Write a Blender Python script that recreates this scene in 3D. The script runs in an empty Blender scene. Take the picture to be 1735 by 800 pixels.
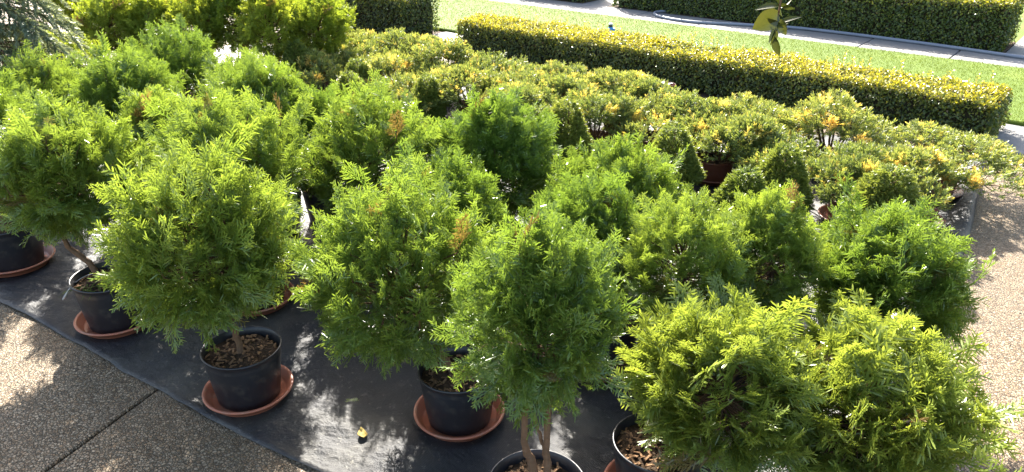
import bpy, math, random
import numpy as np
from mathutils import Vector, Matrix

# ------------------------------------------------------------------ camera, sky, sun, exposure
CAM_H, PITCH, FPX = 2.0, math.radians(25.5), 1300.0
S = bpy.context.scene
C = S.collection
cam = bpy.data.cameras.new('camera')
cam.sensor_width = 36.0
cam.lens = 36.0 * FPX / 1735.0
cam.clip_start, cam.clip_end = 0.05, 2000
camo = bpy.data.objects.new('camera', cam)
camo.location = (0, 0, CAM_H)
camo.rotation_euler = (math.pi / 2 - PITCH, 0, 0)
C.objects.link(camo)
S.camera = camo
SUN_EL, SUN_AZ = math.radians(35.5), math.radians(-9)      # azimuth measured from +Y towards +X
W = bpy.data.worlds.new('World'); S.world = W; W.use_nodes = True
wn = W.node_tree
sky = wn.nodes.new('ShaderNodeTexSky'); sky.sky_type = 'NISHITA'; sky.sun_disc = False
sky.sun_elevation, sky.sun_rotation = SUN_EL, SUN_AZ
sky.dust_density = 3.0; sky.ozone_density = 0.6
wn.links.new(sky.outputs[0], wn.nodes['Background'].inputs[0])
wn.nodes['Background'].inputs[1].default_value = 0.105
sun = bpy.data.lights.new('sun', 'SUN'); sun.energy = 5.0; sun.angle = math.radians(0.5); sun.color = (1, .95, .86)
suno = bpy.data.objects.new('sun', sun); C.objects.link(suno)
suno.location = (0, 6, 9)
suno.rotation_euler = Vector((math.sin(SUN_AZ) * math.cos(SUN_EL), math.cos(SUN_AZ) * math.cos(SUN_EL), math.sin(SUN_EL))).to_track_quat('Z', 'Y').to_euler()
S.view_settings.view_transform = 'Standard'; S.view_settings.look = 'None'
S.view_settings.gamma = 1; S.view_settings.use_curve_mapping = False
S.view_settings.exposure = 2.36

rng = np.random.default_rng(11)
random.seed(5)
PI = math.pi


def px(x, y, z=0.0):
    """photo pixel -> the point where its ray meets the level z"""
    dx, dy = (x - 867.5) / FPX, (400 - y) / FPX
    c, s = math.cos(PITCH), math.sin(PITCH)
    t = (z - CAM_H) / (-s + dy * c)
    return Vector((dx * t, (c + dy * s) * t, z))


# ------------------------------------------------------------------ scene graph helpers
def link(name, data, mat=None, parent=None, loc=None):
    o = bpy.data.objects.new(name, data); C.objects.link(o)
    if mat is not None and data is not None and not len(data.materials): data.materials.append(mat)
    if parent is not None: o.parent = parent
    if loc is not None: o.location = loc
    return o


def tag(o, label, cat, group=None):
    o['label'] = label; o['category'] = cat
    if group: o['group'] = group
    return o


def thing(name, label, cat, loc=(0, 0, 0), rz=0.0, group=None):
    o = bpy.data.objects.new(name, None); C.objects.link(o)
    o.empty_display_size = .1; o.location = loc; o.rotation_euler = (0, 0, rz)
    return tag(o, label, cat, group)


def structure(name, data, mat, parent=None, loc=None):
    o = link(name, data, mat, parent, loc); o['kind'] = 'structure'; return o


# ------------------------------------------------------------------ mesh helpers
class MB:
    """collects vertices, polygons (tri/quad lists) and a colour attribute, then makes one mesh"""
    def __init__(s): s.v = []; s.f = []; s.c = []; s.m = []; s.n = 0

    def add(s, v, f, col=None, mi=0):
        v = np.asarray(v, float); s.v.append(v)
        s.f.append(np.asarray(f, np.int64) + s.n); s.m.append(mi)
        if col is None: col = np.zeros((len(v), 3))
        col = np.asarray(col, float)
        if col.ndim == 1: col = np.tile(col, (len(v), 1))
        s.c.append(col); s.n += len(v); return s

    def mesh(s, name, smooth=False, mats=()):
        me = bpy.data.meshes.new(name)
        V = np.concatenate(s.v); Cc = np.concatenate(s.c)
        loops = np.concatenate([f.ravel() for f in s.f])
        tot = np.concatenate([np.full(len(f), f.shape[1]) for f in s.f])
        mi = np.concatenate([np.full(len(f), m) for f, m in zip(s.f, s.m)])
        start = np.concatenate([[0], np.cumsum(tot)[:-1]])
        me.vertices.add(len(V)); me.vertices.foreach_set('co', V.astype(np.float32).ravel())
        me.loops.add(len(loops)); me.loops.foreach_set('vertex_index', loops.astype(np.int32))
        me.polygons.add(len(tot)); me.polygons.foreach_set('loop_start', start.astype(np.int32))
        me.polygons.foreach_set('loop_total', tot.astype(np.int32))
        me.polygons.foreach_set('material_index', mi.astype(np.int32))
        me.polygons.foreach_set('use_smooth', np.full(len(tot), smooth))
        a = me.color_attributes.new('Col', 'FLOAT_COLOR', 'POINT')
        a.data.foreach_set('color', np.c_[Cc, np.ones(len(Cc))].astype(np.float32).ravel())
        for m in mats: me.materials.append(m)
        me.update(calc_edges=True); me.validate()
        return me


def norm(a): return a / np.maximum(np.linalg.norm(a, axis=-1, keepdims=True), 1e-9)


def frames(d, nrm):
    """rotation matrices whose columns are X=side, Y=d (axis), Z=normal"""
    d = norm(d); x = norm(np.cross(d, nrm)); z = np.cross(x, d)
    return np.stack([x, d, z], -1)


def instances(mb, tv, tf, tc, R, pos, scale, rcol, mi=0):
    """stamp a template (verts tv, faces tf, tip factor tc) at every frame R/pos; rcol = (rand, dead) per stamp"""
    N, K = len(pos), len(tv)
    v = np.einsum('nij,kj->nki', R, tv) * scale[:, None, None] + pos[:, None, :]
    f = tf[None] + (np.arange(N) * K)[:, None, None]
    col = np.zeros((N, K, 3)); col[..., 0] = rcol[:, 0:1]; col[..., 1] = tc[None]; col[..., 2] = rcol[:, 1:2]
    mb.add(v.reshape(-1, 3), f.reshape(-1, tf.shape[1]), col.reshape(-1, 3), mi)


def tube(mb, pts, rad, sides=6, col=(0, 0, 0), mi=0, cap=True):
    pts = np.asarray(pts, float); n = len(pts); rad = np.broadcast_to(rad, (n,))
    t = np.gradient(pts, axis=0); t = norm(t)
    ref = np.array([0, 0, 1.]) if abs(t[:, 2]).mean() < .9 else np.array([1., 0, 0])
    a = norm(np.cross(t, ref)); b = np.cross(t, a)
    th = np.linspace(0, 2 * PI, sides, endpoint=False)
    ring = a[:, None] * np.cos(th)[None, :, None] + b[:, None] * np.sin(th)[None, :, None]
    v = (pts[:, None] + ring * rad[:, None, None]).reshape(-1, 3)
    f = []
    for i in range(n - 1):
        for j in range(sides):
            k = (j + 1) % sides
            f.append((i * sides + j, i * sides + k, (i + 1) * sides + k, (i + 1) * sides + j))
    if cap:
        v = np.concatenate([v, pts[:1], pts[-1:]])
        tr = []
        for j in range(sides):
            k = (j + 1) % sides
            tr += [(k, j, n * sides), ((n - 1) * sides + j, (n - 1) * sides + k, n * sides + 1)]
        mb.add(v, f, col, mi); mb.n -= len(v); mb.f.append(np.asarray(tr) + mb.n); mb.m.append(mi); mb.n += len(v)
    else:
        mb.add(v, f, col, mi)
    return mb


def lathe(mb, prof, sides=40, col=(0, 0, 0), mi=0, wob=0.0):
    prof = np.asarray(prof, float); n = len(prof)
    th = np.linspace(0, 2 * PI, sides, endpoint=False)
    w = 1 + wob * np.sin(2 * th + 1.1)
    v = np.stack([prof[:, 0:1] * np.cos(th) * w, prof[:, 0:1] * np.sin(th) / w, np.repeat(prof[:, 1:2], sides, 1)], -1).reshape(-1, 3)
    j = np.arange(sides); k = (j + 1) % sides
    f = np.concatenate([np.stack([i * sides + j, i * sides + k, (i + 1) * sides + k, (i + 1) * sides + j], -1) for i in range(n - 1)])
    mb.add(v, f, col, mi); return mb


def box(mb, lo, hi, col=(0, 0, 0), bev=0.0, mi=0):
    x0, y0, z0 = lo; x1, y1, z1 = hi; b = bev
    if b <= 0:
        v = [(x0, y0, z0), (x1, y0, z0), (x1, y1, z0), (x0, y1, z0), (x0, y0, z1), (x1, y0, z1), (x1, y1, z1), (x0, y1, z1)]
        f = [(3, 2, 1, 0), (4, 5, 6, 7), (0, 1, 5, 4), (1, 2, 6, 5), (2, 3, 7, 6), (3, 0, 4, 7)]
    else:
        v = [(x0, y0, z0), (x1, y0, z0), (x1, y1, z0), (x0, y1, z0), (x0, y0, z1 - b), (x1, y0, z1 - b), (x1, y1, z1 - b), (x0, y1, z1 - b),
             (x0 + b, y0 + b, z1), (x1 - b, y0 + b, z1), (x1 - b, y1 - b, z1), (x0 + b, y1 - b, z1)]
        f = [(3, 2, 1, 0), (8, 9, 10, 11)] + [(i, (i + 1) % 4, 4 + (i + 1) % 4, 4 + i) for i in range(4)] + [(4 + i, 4 + (i + 1) % 4, 8 + (i + 1) % 4, 8 + i) for i in range(4)]
    return mb.add(v, f, col, mi)


class Noise:
    """smooth sum-of-sines field on the plane or in space"""
    def __init__(s, seed, f0, octs=4, dim=3, gain=.55):
        r = np.random.default_rng(seed); s.k = []; s.p = []; s.a = []
        for o in range(octs):
            for _ in range(4):
                k = r.normal(size=dim); k *= f0 * 2 ** o * r.uniform(.7, 1.4) / np.linalg.norm(k)
                s.k.append(k * 2 * PI); s.p.append(r.uniform(0, 2 * PI)); s.a.append(gain ** o * .5)
        s.k = np.array(s.k); s.p = np.array(s.p); s.a = np.array(s.a)

    def __call__(s, P):
        return (np.sin(np.asarray(P) @ s.k.T + s.p) * s.a).sum(-1)


def rand_dirs(n, r=None):
    r = r or rng
    return norm(r.normal(size=(n, 3)))


# ------------------------------------------------------------------ materials
def mat(name):
    m = bpy.data.materials.new(name); m.use_nodes = True
    nt = m.node_tree; b = nt.nodes['Principled BSDF']
    return m, nt, b


def N(nt, kind, **kw):
    n = nt.nodes.new(kind)
    for k, v in kw.items():
        if k in n.inputs.keys(): n.inputs[k].default_value = v
        else: setattr(n, k, v)
    return n


def rgb(c): return (c[0], c[1], c[2], 1)


def mix(nt, fac, a, b, blend='MIX'):
    n = nt.nodes.new('ShaderNodeMix'); n.data_type = 'RGBA'; n.blend_type = blend
    for i, s in ((0, fac), (6, a), (7, b)):
        if hasattr(s, 'is_output'): nt.links.new(s, n.inputs[i])
        else: n.inputs[i].default_value = s if i == 0 else rgb(s)
    return n.outputs[2]


def ramp(nt, src, lo, hi):
    n = nt.nodes.new('ShaderNodeMapRange'); n.inputs[1].default_value = lo; n.inputs[2].default_value = hi
    nt.links.new(src, n.inputs[0]); return n.outputs[0]


def objcoord(nt): return nt.nodes.new('ShaderNodeTexCoord').outputs['Object']


def worldcoord(nt): return nt.nodes.new('ShaderNodeNewGeometry').outputs['Position']


def noise(nt, co, scale, detail=3, rough=.55):
    n = nt.nodes.new('ShaderNodeTexNoise'); n.inputs['Scale'].default_value = scale
    n.inputs['Detail'].default_value = detail; n.inputs['Roughness'].default_value = rough
    nt.links.new(co, n.inputs['Vector']); return n.outputs['Fac']


def bump(nt, b, h, strength, dist):
    n = nt.nodes.new('ShaderNodeBump'); n.inputs['Strength'].default_value = strength; n.inputs['Distance'].default_value = dist
    nt.links.new(h, n.inputs['Height']); nt.links.new(n.outputs[0], b.inputs['Normal'])


def leaf_mat(name, dark, light, tip, dead=(.15, .098, .038), trans=.38, rough=.42, spec=.45, gold=None):
    """foliage: Col.r varies leaf to leaf, Col.g is young growth at the tip, Col.b dead or golden pieces"""
    m, nt, b = mat(name)
    at = nt.nodes.new('ShaderNodeAttribute'); at.attribute_name = 'Col'
    sp = nt.nodes.new('ShaderNodeSeparateColor'); nt.links.new(at.outputs['Color'], sp.inputs[0])
    oi = nt.nodes.new('ShaderNodeObjectInfo')
    c = mix(nt, sp.outputs[0], dark, light)
    c = mix(nt, sp.outputs[1], c, tip)
    c = mix(nt, sp.outputs[2], c, gold or dead)
    hs = nt.nodes.new('ShaderNodeHueSaturation')
    nt.links.new(c, hs.inputs['Color'])
    nt.links.new(ramp_to(nt, oi.outputs['Random'], .488, .508), hs.inputs['Hue'])
    nt.links.new(ramp_to(nt, oi.outputs['Random'], 1.14, .86), hs.inputs['Value'])
    c = hs.outputs[0]
    nt.links.new(c, b.inputs['Base Color']); b.inputs['Roughness'].default_value = rough
    b.inputs['Specular IOR Level'].default_value = spec
    tr = nt.nodes.new('ShaderNodeBsdfTranslucent')
    tc = mix(nt, 1.0, c, (1.30, 1.18, .66), 'MULTIPLY'); nt.links.new(tc, tr.inputs[0])
    mx = nt.nodes.new('ShaderNodeMixShader'); mx.inputs[0].default_value = trans
    nt.links.new(b.outputs[0], mx.inputs[1]); nt.links.new(tr.outputs[0], mx.inputs[2])
    nt.links.new(mx.outputs[0], nt.nodes['Material Output'].inputs[0])
    return m


def ramp_to(nt, src, lo, hi):
    n = nt.nodes.new('ShaderNodeMapRange'); n.inputs[3].default_value = lo; n.inputs[4].default_value = hi
    nt.links.new(src, n.inputs[0]); return n.outputs[0]


def plain(name, c, rough=.5, spec=.5, var=.25, scale=9.0, bs=0.0, bscale=60.0, dirt=None):
    m, nt, b = mat(name); co = objcoord(nt)
    n = noise(nt, co, scale)
    col = mix(nt, n, tuple(x * (1 - var) for x in c), tuple(min(1, x * (1 + var)) for x in c))
    if dirt:
        col = mix(nt, ramp(nt, noise(nt, co, scale * 1.7, 5), .52, .75), col, dirt)
    nt.links.new(col, b.inputs['Base Color']); b.inputs['Specular IOR Level'].default_value = spec
    nt.links.new(ramp_to(nt, n, rough * .8, min(1, rough * 1.25)), b.inputs['Roughness'])
    if bs: bump(nt, b, noise(nt, co, bscale, 4), bs, .01)
    return m


def aggregate_mat():
    m, nt, b = mat('exposed_aggregate'); co = worldcoord(nt)
    mp = nt.nodes.new('ShaderNodeMapping'); mp.inputs['Scale'].default_value = (1, 1, .2); nt.links.new(co, mp.inputs[0])
    vo = nt.nodes.new('ShaderNodeTexVoronoi'); vo.inputs['Scale'].default_value = 84; nt.links.new(mp.outputs[0], vo.inputs['Vector'])
    ve = nt.nodes.new('ShaderNodeTexVoronoi'); ve.feature = 'DISTANCE_TO_EDGE'; ve.inputs['Scale'].default_value = 84; nt.links.new(mp.outputs[0], ve.inputs['Vector'])
    sp = nt.nodes.new('ShaderNodeSeparateColor'); nt.links.new(vo.outputs['Color'], sp.inputs[0])
    cr = nt.nodes.new('ShaderNodeValToRGB'); nt.links.new(sp.outputs[0], cr.inputs[0])
    e = cr.color_ramp; e.elements[0].color = (.14, .10, .06, 1); e.elements[1].color = (.56, .45, .32, 1)
    for p, c in ((.25, (.32, .22, .13, 1)), (.5, (.44, .34, .23, 1)), (.75, (.30, .25, .18, 1))):
        k = e.elements.new(p); k.color = c
    edge = ramp(nt, ve.outputs['Distance'], 0.02, .16)
    c = mix(nt, edge, (.10, .08, .052), cr.outputs[0])
    big = noise(nt, co, 1.3, 4)
    c = mix(nt, ramp(nt, big, .45, .75), c, mix(nt, .5, c, (.20, .17, .13)))
    c = mix(nt, 1.0, c, (.74, .68, .60), 'MULTIPLY')
    nt.links.new(c, b.inputs['Base Color']); b.inputs['Roughness'].default_value = .62; b.inputs['Specular IOR Level'].default_value = .35
    bump(nt, b, edge, .9, .006)
    return m


def concrete_mat():
    m, nt, b = mat('pale_concrete'); co = worldcoord(nt)
    n1 = noise(nt, co, 2.2, 5, .65); n2 = noise(nt, co, 90, 3)
    c = mix(nt, n1, (.15, .145, .14), (.235, .225, .215))
    c = mix(nt, ramp(nt, noise(nt, co, 7, 6, .7), .56, .8), c, (.12, .11, .098))
    c = mix(nt, mathmul(nt, n2, .35), c, (.12, .115, .105))
    nt.links.new(c, b.inputs['Base Color']); b.inputs['Roughness'].default_value = .72; b.inputs['Specular IOR Level'].default_value = .3
    bump(nt, b, n2, .25, .004)
    return m


def mathmul(nt, a, k):
    n = nt.nodes.new('ShaderNodeMath'); n.operation = 'MULTIPLY'; n.inputs[1].default_value = k
    nt.links.new(a, n.inputs[0]); return n.outputs[0]


def sheet_mat():
    m, nt, b = mat('black_weed_mat'); co = worldcoord(nt)
    base = mix(nt, noise(nt, co, 3.5, 5), (.010, .010, .012), (.024, .024, .028))
    dust = ramp(nt, noise(nt, co, 1.15, 6, .62), .50, .75)
    c = mix(nt, mathmul(nt, dust, .55), base, (.20, .18, .13))
    spk = ramp(nt, noise(nt, co, 46, 4, .7), .60, .74)
    c = mix(nt, mathmul(nt, spk, .35), c, (.36, .33, .26))
    nt.links.new(c, b.inputs['Base Color'])
    nt.links.new(ramp_to(nt, noise(nt, co, 9, 4), .36, .58), b.inputs['Roughness'])
    b.inputs['Specular IOR Level'].default_value = .5
    wv = nt.nodes.new('ShaderNodeTexWave'); wv.inputs['Scale'].default_value = 60; wv.inputs['Distortion'].default_value = .6
    mp = nt.nodes.new('ShaderNodeMapping'); mp.inputs['Rotation'].default_value = (0, 0, .56); nt.links.new(co, mp.inputs[0]); nt.links.new(mp.outputs[0], wv.inputs['Vector'])
    ad = nt.nodes.new('ShaderNodeMath'); ad.operation = 'MULTIPLY_ADD'; ad.inputs[1].default_value = 2.4
    nt.links.new(noise(nt, co, 16, 5, .6), ad.inputs[0]); nt.links.new(mathmul(nt, wv.outputs['Fac'], .25), ad.inputs[2])
    bump(nt, b, ad.outputs[0], .55, .012)
    return m


def lawn_mat():
    m, nt, b = mat('lawn_turf'); co = worldcoord(nt)
    c = mix(nt, noise(nt, co, 5, 5), (.07, .115, .014), (.105, .155, .02))
    c = mix(nt, ramp(nt, noise(nt, co, 1.2, 4), .5, .8), c, (.14, .19, .03))
    nt.links.new(c, b.inputs['Base Color']); b.inputs['Roughness'].default_value = .8; b.inputs['Specular IOR Level'].default_value = .15
    bump(nt, b, noise(nt, co, 140, 3), .5, .01)
    return m


M = dict(
    thuja=leaf_mat('cypress_leaf', (.034, .084, .023), (.082, .160, .031), (.185, .272, .045), trans=.42, rough=.30, spec=.65),
    bright=leaf_mat('young_cypress_leaf', (.058, .110, .026), (.125, .195, .036), (.26, .325, .058), trans=.42, rough=.30, spec=.65),
    feather=leaf_mat('golden_cypress_leaf', (.068, .130, .018), (.14, .225, .026), (.27, .34, .045), trans=.46),
    juniper=leaf_mat('variegated_juniper_leaf', (.034, .086, .030), (.090, .165, .046), (.28, .315, .085), trans=.38, gold=(.80, .63, .17)),
    spruce=leaf_mat('dwarf_spruce_needle', (.040, .090, .024), (.092, .155, .034), (.24, .29, .06), trans=.40),
    cedar=leaf_mat('weeping_cedar_needle', (.065, .105, .062), (.12, .165, .095), (.26, .30, .20), trans=.35),
    hedge=leaf_mat('hedge_leaf', (.040, .070, .016), (.105, .150, .022), (.50, .47, .045), trans=.36, rough=.30, spec=.6),
    broad=leaf_mat('broad_leaf', (.030, .045, .012), (.055, .065, .013), (.07, .075, .016), trans=.25, rough=.28),
    grass=leaf_mat('grass_blade', (.080, .128, .016), (.11, .165, .022), (.15, .19, .035), trans=.35, rough=.6, spec=.2),
    twig=plain('twig_bark', (.11, .065, .038), .85, .2, .35, 30, .5, 120),
    bark=plain('trunk_bark', (.16, .095, .055), .85, .2, .35, 40, .8, 90),
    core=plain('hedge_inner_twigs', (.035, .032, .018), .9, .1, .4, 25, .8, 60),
    blackpot=plain('black_plastic', (.022, .022, .025), .34, .5, .3, 14, .06, 40, dirt=(.06, .055, .047)),
    terracotta=plain('terracotta_plastic', (.40, .135, .075), .40, .45, .14, 8, .05, 50, dirt=(.30, .17, .11)),
    brownpot=plain('brown_plastic', (.17, .062, .040), .42, .45, .2, 8, .05, 50, dirt=(.16, .10, .075)),
    soil=plain('potting_soil', (.055, .036, .022), .95, .1, .5, 60, 1.0, 90),
    mulch=plain('bark_mulch', (.21, .12, .06), .85, .2, .55, 22, .3, 120),
    aggregate=aggregate_mat(), concrete=concrete_mat(), sheet=sheet_mat(), lawn=lawn_mat(),
    hose=plain('grey_hose', (.20, .215, .25), .45, .4, .15, 5),
    white=plain('white_plastic', (.72, .72, .70), .4, .5, .08, 6),
    blue=plain('blue_plastic', (.03, .24, .62), .35, .5, .1, 6),
    darkplastic=plain('dark_plastic', (.03, .035, .06), .4, .5, .1, 6),
    bed=plain('bed_soil', (.07, .048, .032), .95, .1, .5, 18, 1.0, 60),
    yellowleaf=plain('fallen_yellow_leaf', (.42, .30, .06), .6, .3, .3, 60, dirt=(.12, .07, .02)),
    dryleaf=plain('dry_brown_leaf', (.33, .19, .09), .7, .3, .3, 60),
    purple=plain('purple_petal', (.24, .10, .55), .5, .3, .2, 60),
)

# ------------------------------------------------------------------ the setting
U = np.array([.777, -.629, 0]); NV = np.array([.629, .777, 0])        # along / across the hedges, lawn and footpath
E1 = np.array([.845, -.535, 0]); E2 = np.array([.535, .845, 0])       # along / across the plastic sheet


def UN(u, n, z=0.0): return U * u + NV * n + np.array([0, 0, z])


def slab_poly(name, quad, z0, z1, m, parent=None, bev=.006):
    """a slab with a bevelled top edge over a convex polygon (list of xy, counter-clockwise)"""
    q = np.array([(p[0], p[1]) for p in quad]); c = q.mean(0); n = len(q)
    ins = q + norm(c - q) * bev * 1.4
    v = [(x, y, z0) for x, y in q] + [(x, y, z1 - bev) for x, y in q] + [(x, y, z1) for x, y in ins]
    mb = MB()
    f4 = [(i, (i + 1) % n, n + (i + 1) % n, n + i) for i in range(n)] + [(n + i, n + (i + 1) % n, 2 * n + (i + 1) % n, 2 * n + i) for i in range(n)]
    mb.add(v, f4); mb.n -= len(v); mb.f.append(np.array([[2 * n + i for i in range(n)]]) + mb.n); mb.m.append(0); mb.n += len(v)
    o = link(name, mb.mesh(name), m, parent)
    return o


mb = MB(); R0 = 600
mb.add([(-R0, -R0, -.05), (R0, -R0, -.05), (R0, R0, -.05), (-R0, R0, -.05)], [(0, 1, 2, 3)])
structure('ground', mb.mesh('ground'), M['lawn'])

# exposed-aggregate driveway: big cast bays with open joints; top at z = 0
drive = structure('driveway', None, None)
j0, j1 = np.array(px(80, 795)), np.array(px(265, 660))
jd = norm(j1 - j0)
A = j0 - jd * 9; jn = np.array([jd[1], -jd[0], 0]) * .006


def hit_n(p, d, n):                                       # where the ray p + t d meets the line NV = n
    return p + d * ((n - p @ NV) / (d @ NV))


top = hit_n(A, jd, 6.88)
uL, uR, uT, uB = -16.0, 9.0, top @ U, A @ U
slab_poly('bay', [A - jn, top - jn, UN(uL, 6.88), A + np.array([-14, 4, 0])], -.049, 0, M['aggregate'], drive)
slab_poly('bay', [A + jn, A + np.array([16, -3, 0]), UN(uR, 6.88), top + jn], -.049, 0, M['aggregate'], drive)

# concrete strip under the hedge line, in slabs, with the hedge beds between
strip = structure('kerb_strip', None, None)


def strip_slab(u0, u1, n0, n1, m='concrete', z=.012, parent=strip, name='slab'):
    return slab_poly(name, [UN(u0, n0), UN(u1, n0), UN(u1, n1), UN(u0, n1)], -.049, z, M[m], parent)


strip_slab(-7.40, -6.43, 6.89, 7.22); strip_slab(-7.40, -6.43, 7.23, 7.71)
strip_slab(-.75, .55, 6.89, 7.71); strip_slab(.562, 2.4, 6.89, 7.71); strip_slab(2.412, 5, 6.89, 7.71)
for (u0, u1) in ((-6.422, -.758), (-12, -7.408)):
    slab_poly('planting_bed', [UN(u0, 6.89), UN(u1, 6.89), UN(u1, 7.71), UN(u0, 7.71)], -.049, .004, M['bed'], strip)

# lawn: turf standing 45 mm over the strip
LZ = .045
mb = MB(); box(mb, (-13, 7.72, -.049), (8, 10.03, LZ), bev=.012)
me = mb.mesh('lawn'); co = np.zeros(len(me.vertices) * 3, np.float32); me.vertices.foreach_get('co', co)
co = co.reshape(-1, 3); w = U * co[:, :1] + NV * co[:, 1:2]; w[:, 2] = co[:, 2]
me.vertices.foreach_set('co', w.astype(np.float32).ravel()); me.update()
structure('lawn', me, M['lawn'])

# footpath beyond the lawn, slab by slab
path = structure('footpath', None, None)
uj = [float(np.array(px(*a)) @ U) for a in ((967, 18), (1069, 30), (1456, 80), (1608, 102))]
us = [uj[0] - 3 * (uj[1] - uj[0]), uj[0] - 2 * (uj[1] - uj[0]), uj[0] - (uj[1] - uj[0]), uj[0], uj[1], uj[1] + (uj[2] - uj[1]) / 3, uj[1] + 2 * (uj[2] - uj[1]) / 3, uj[2], uj[3], uj[3] + 1.1, uj[3] + 2.2]
for a, b in zip(us[:-1], us[1:]):
    strip_slab(a + .006, b - .006, 10.04, 10.84, z=.02 + random.uniform(-.002, .002), parent=path)
uC0, uC1 = float(np.array(px(1038, 14)) @ U), float(np.array(px(1700, 93)) @ U)
uD1 = float(np.array(px(985, 8)) @ U)
# bed under the far hedges, and paving in the gaps between and beside them
slab_poly('planting_bed', [UN(uC0 - .1, 10.85), UN(uC1, 10.85), UN(uC1, 11.75), UN(uC0 - .1, 11.75)], -.049, .02, M['bed'], path)
slab_poly('planting_bed', [UN(uD1 - 7, 10.85), UN(uD1, 10.85), UN(uD1, 11.75), UN(uD1 - 7, 11.75)], -.049, .02, M['bed'], path)
slab_poly('slab', [UN(uD1 + .01, 10.85), UN(uC0 - .11, 10.85), UN(uC0 - .11, 16), UN(uD1 + .01, 16)], -.049, .018, M['concrete'], path)
slab_poly('slab', [UN(uC1 + .01, 10.85), UN(uC1 + 1.9, 10.85), UN(uC1 + 1.9, 16), UN(uC1 + .01, 16)], -.049, .018, M['concrete'], path)

# grass blades on the lawn
nb = 130000
u = rng.uniform(-9.6, 2.2, nb); n = rng.uniform(7.70, 10.045, nb)
pos = U * u[:, None] + NV * n[:, None]; pos[:, 2] = LZ - .004
d = norm(np.c_[rng.normal(0, .45, nb), rng.normal(0, .45, nb), np.ones(nb)])
R = frames(d, rand_dirs(nb))
bv = np.array([(-.0022, 0, 0), (.0022, 0, 0), (0, .02, 0.002)]); bf = np.array([[0, 1, 2]]); bc = np.array([0, 0, 1.])
mb = MB(); patch = Noise(3, .5)(pos) * .5 + .5
instances(mb, bv, bf, bc * .6, R, pos, rng.uniform(.7, 1.35, nb), np.c_[np.clip(rng.uniform(0, .7, nb) + patch * .3, 0, 1), np.zeros(nb)])
g = link('grass', mb.mesh('grass'), M['grass']); g['kind'] = 'stuff'; tag(g, 'short mown lawn grass between hedge and footpath', 'grass')

# ------------------------------------------------------------------ the plastic sheet the pots stand on
ng = (300, 190)
a = np.linspace(-8.2, .09, ng[0]); a[-14:] = np.linspace(-.06, .09, 14)
bb = np.linspace(1.45, 6.6, ng[1])
aa, b2 = np.meshgrid(a, bb, indexing='ij')
P = aa[..., None] * E1 + b2[..., None] * E2
n1 = Noise(5, .35, 3, 2); n2 = Noise(6, 1.6, 3, 2); n3 = Noise(8, 1.1, 2, 2)
PP = P[..., :2]
z = .010 + .0035 * n2(PP) + .004 * np.abs(np.sin(n1(PP) * 6)) ** 6
lip = np.clip((aa - .0) / .09, 0, 1)
hgt = .034 + .012 * n3(np.stack([b2, aa * 0], -1))
z = z + np.where(aa > -.05, hgt * np.sin(np.clip((aa + .05) / .11, 0, 1) * PI * .5) * (1 - np.clip((aa - .07) / .02, 0, 1)), 0)
z = np.maximum(z, .004)
edge_w = .009 * n1(np.stack([aa * 1.5, b2 * 0], -1)) + .004 * n2(np.stack([aa, b2 * 0], -1))
P = P + E2 * (edge_w * np.clip(1 - (b2 - 1.45) / .5, 0, 1))[..., None]
P = P + E1 * (.02 * n3(np.stack([b2 * .7, aa * 0], -1)) * np.clip(1 + (aa - .09) / .4, 0, 1))[..., None]
P[..., 2] = z
ii = np.arange(ng[0] * ng[1]).reshape(ng)
f = np.stack([ii[:-1, :-1], ii[1:, :-1], ii[1:, 1:], ii[:-1, 1:]], -1).reshape(-1, 4)
mb = MB(); mb.add(P.reshape(-1, 3), f)
sh = link('plastic_sheet', mb.mesh('plastic_sheet', True), M['sheet'])
sm = sh.modifiers.new('thickness', 'SOLIDIFY'); sm.thickness = .002; sm.offset = -1
tag(sh, 'black plastic weed mat spread on the driveway under all the pots', 'plastic sheet')
SZ = .012

# ------------------------------------------------------------------ foliage templates
def strip_leaf(p0, d, nrm, L, w, t0, t1, blunt=.7):
    """flat pointed strip: 6 verts, 4 tris; returns verts, tris, tip factors"""
    d = np.asarray(d, float) / np.linalg.norm(d); s = np.cross(d, nrm); s /= np.linalg.norm(s)
    p0 = np.asarray(p0, float)
    v = [p0 - s * w * .32, p0 + s * w * .32, p0 + d * L * .62 - s * w * .5, p0 + d * L * .62 + s * w * .5, p0 + d * L - s * w * .16, p0 + d * L + s * w * .16]
    f = [(0, 1, 3), (0, 3, 2), (2, 3, 5), (2, 5, 4)]
    tm = t0 + (t1 - t0) * .62
    return v, f, [t0, t0, tm, tm, t1, t1]


class Tpl:
    def __init__(s): s.v = []; s.f = []; s.c = []

    def add(s, vfc):
        v, f, c = vfc; k = len(s.v); s.v += list(v); s.c += list(c); s.f += [tuple(i + k for i in q) for q in f]

    def arr(s): return np.array(s.v, float), np.array(s.f), np.array(s.c, float)


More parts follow.
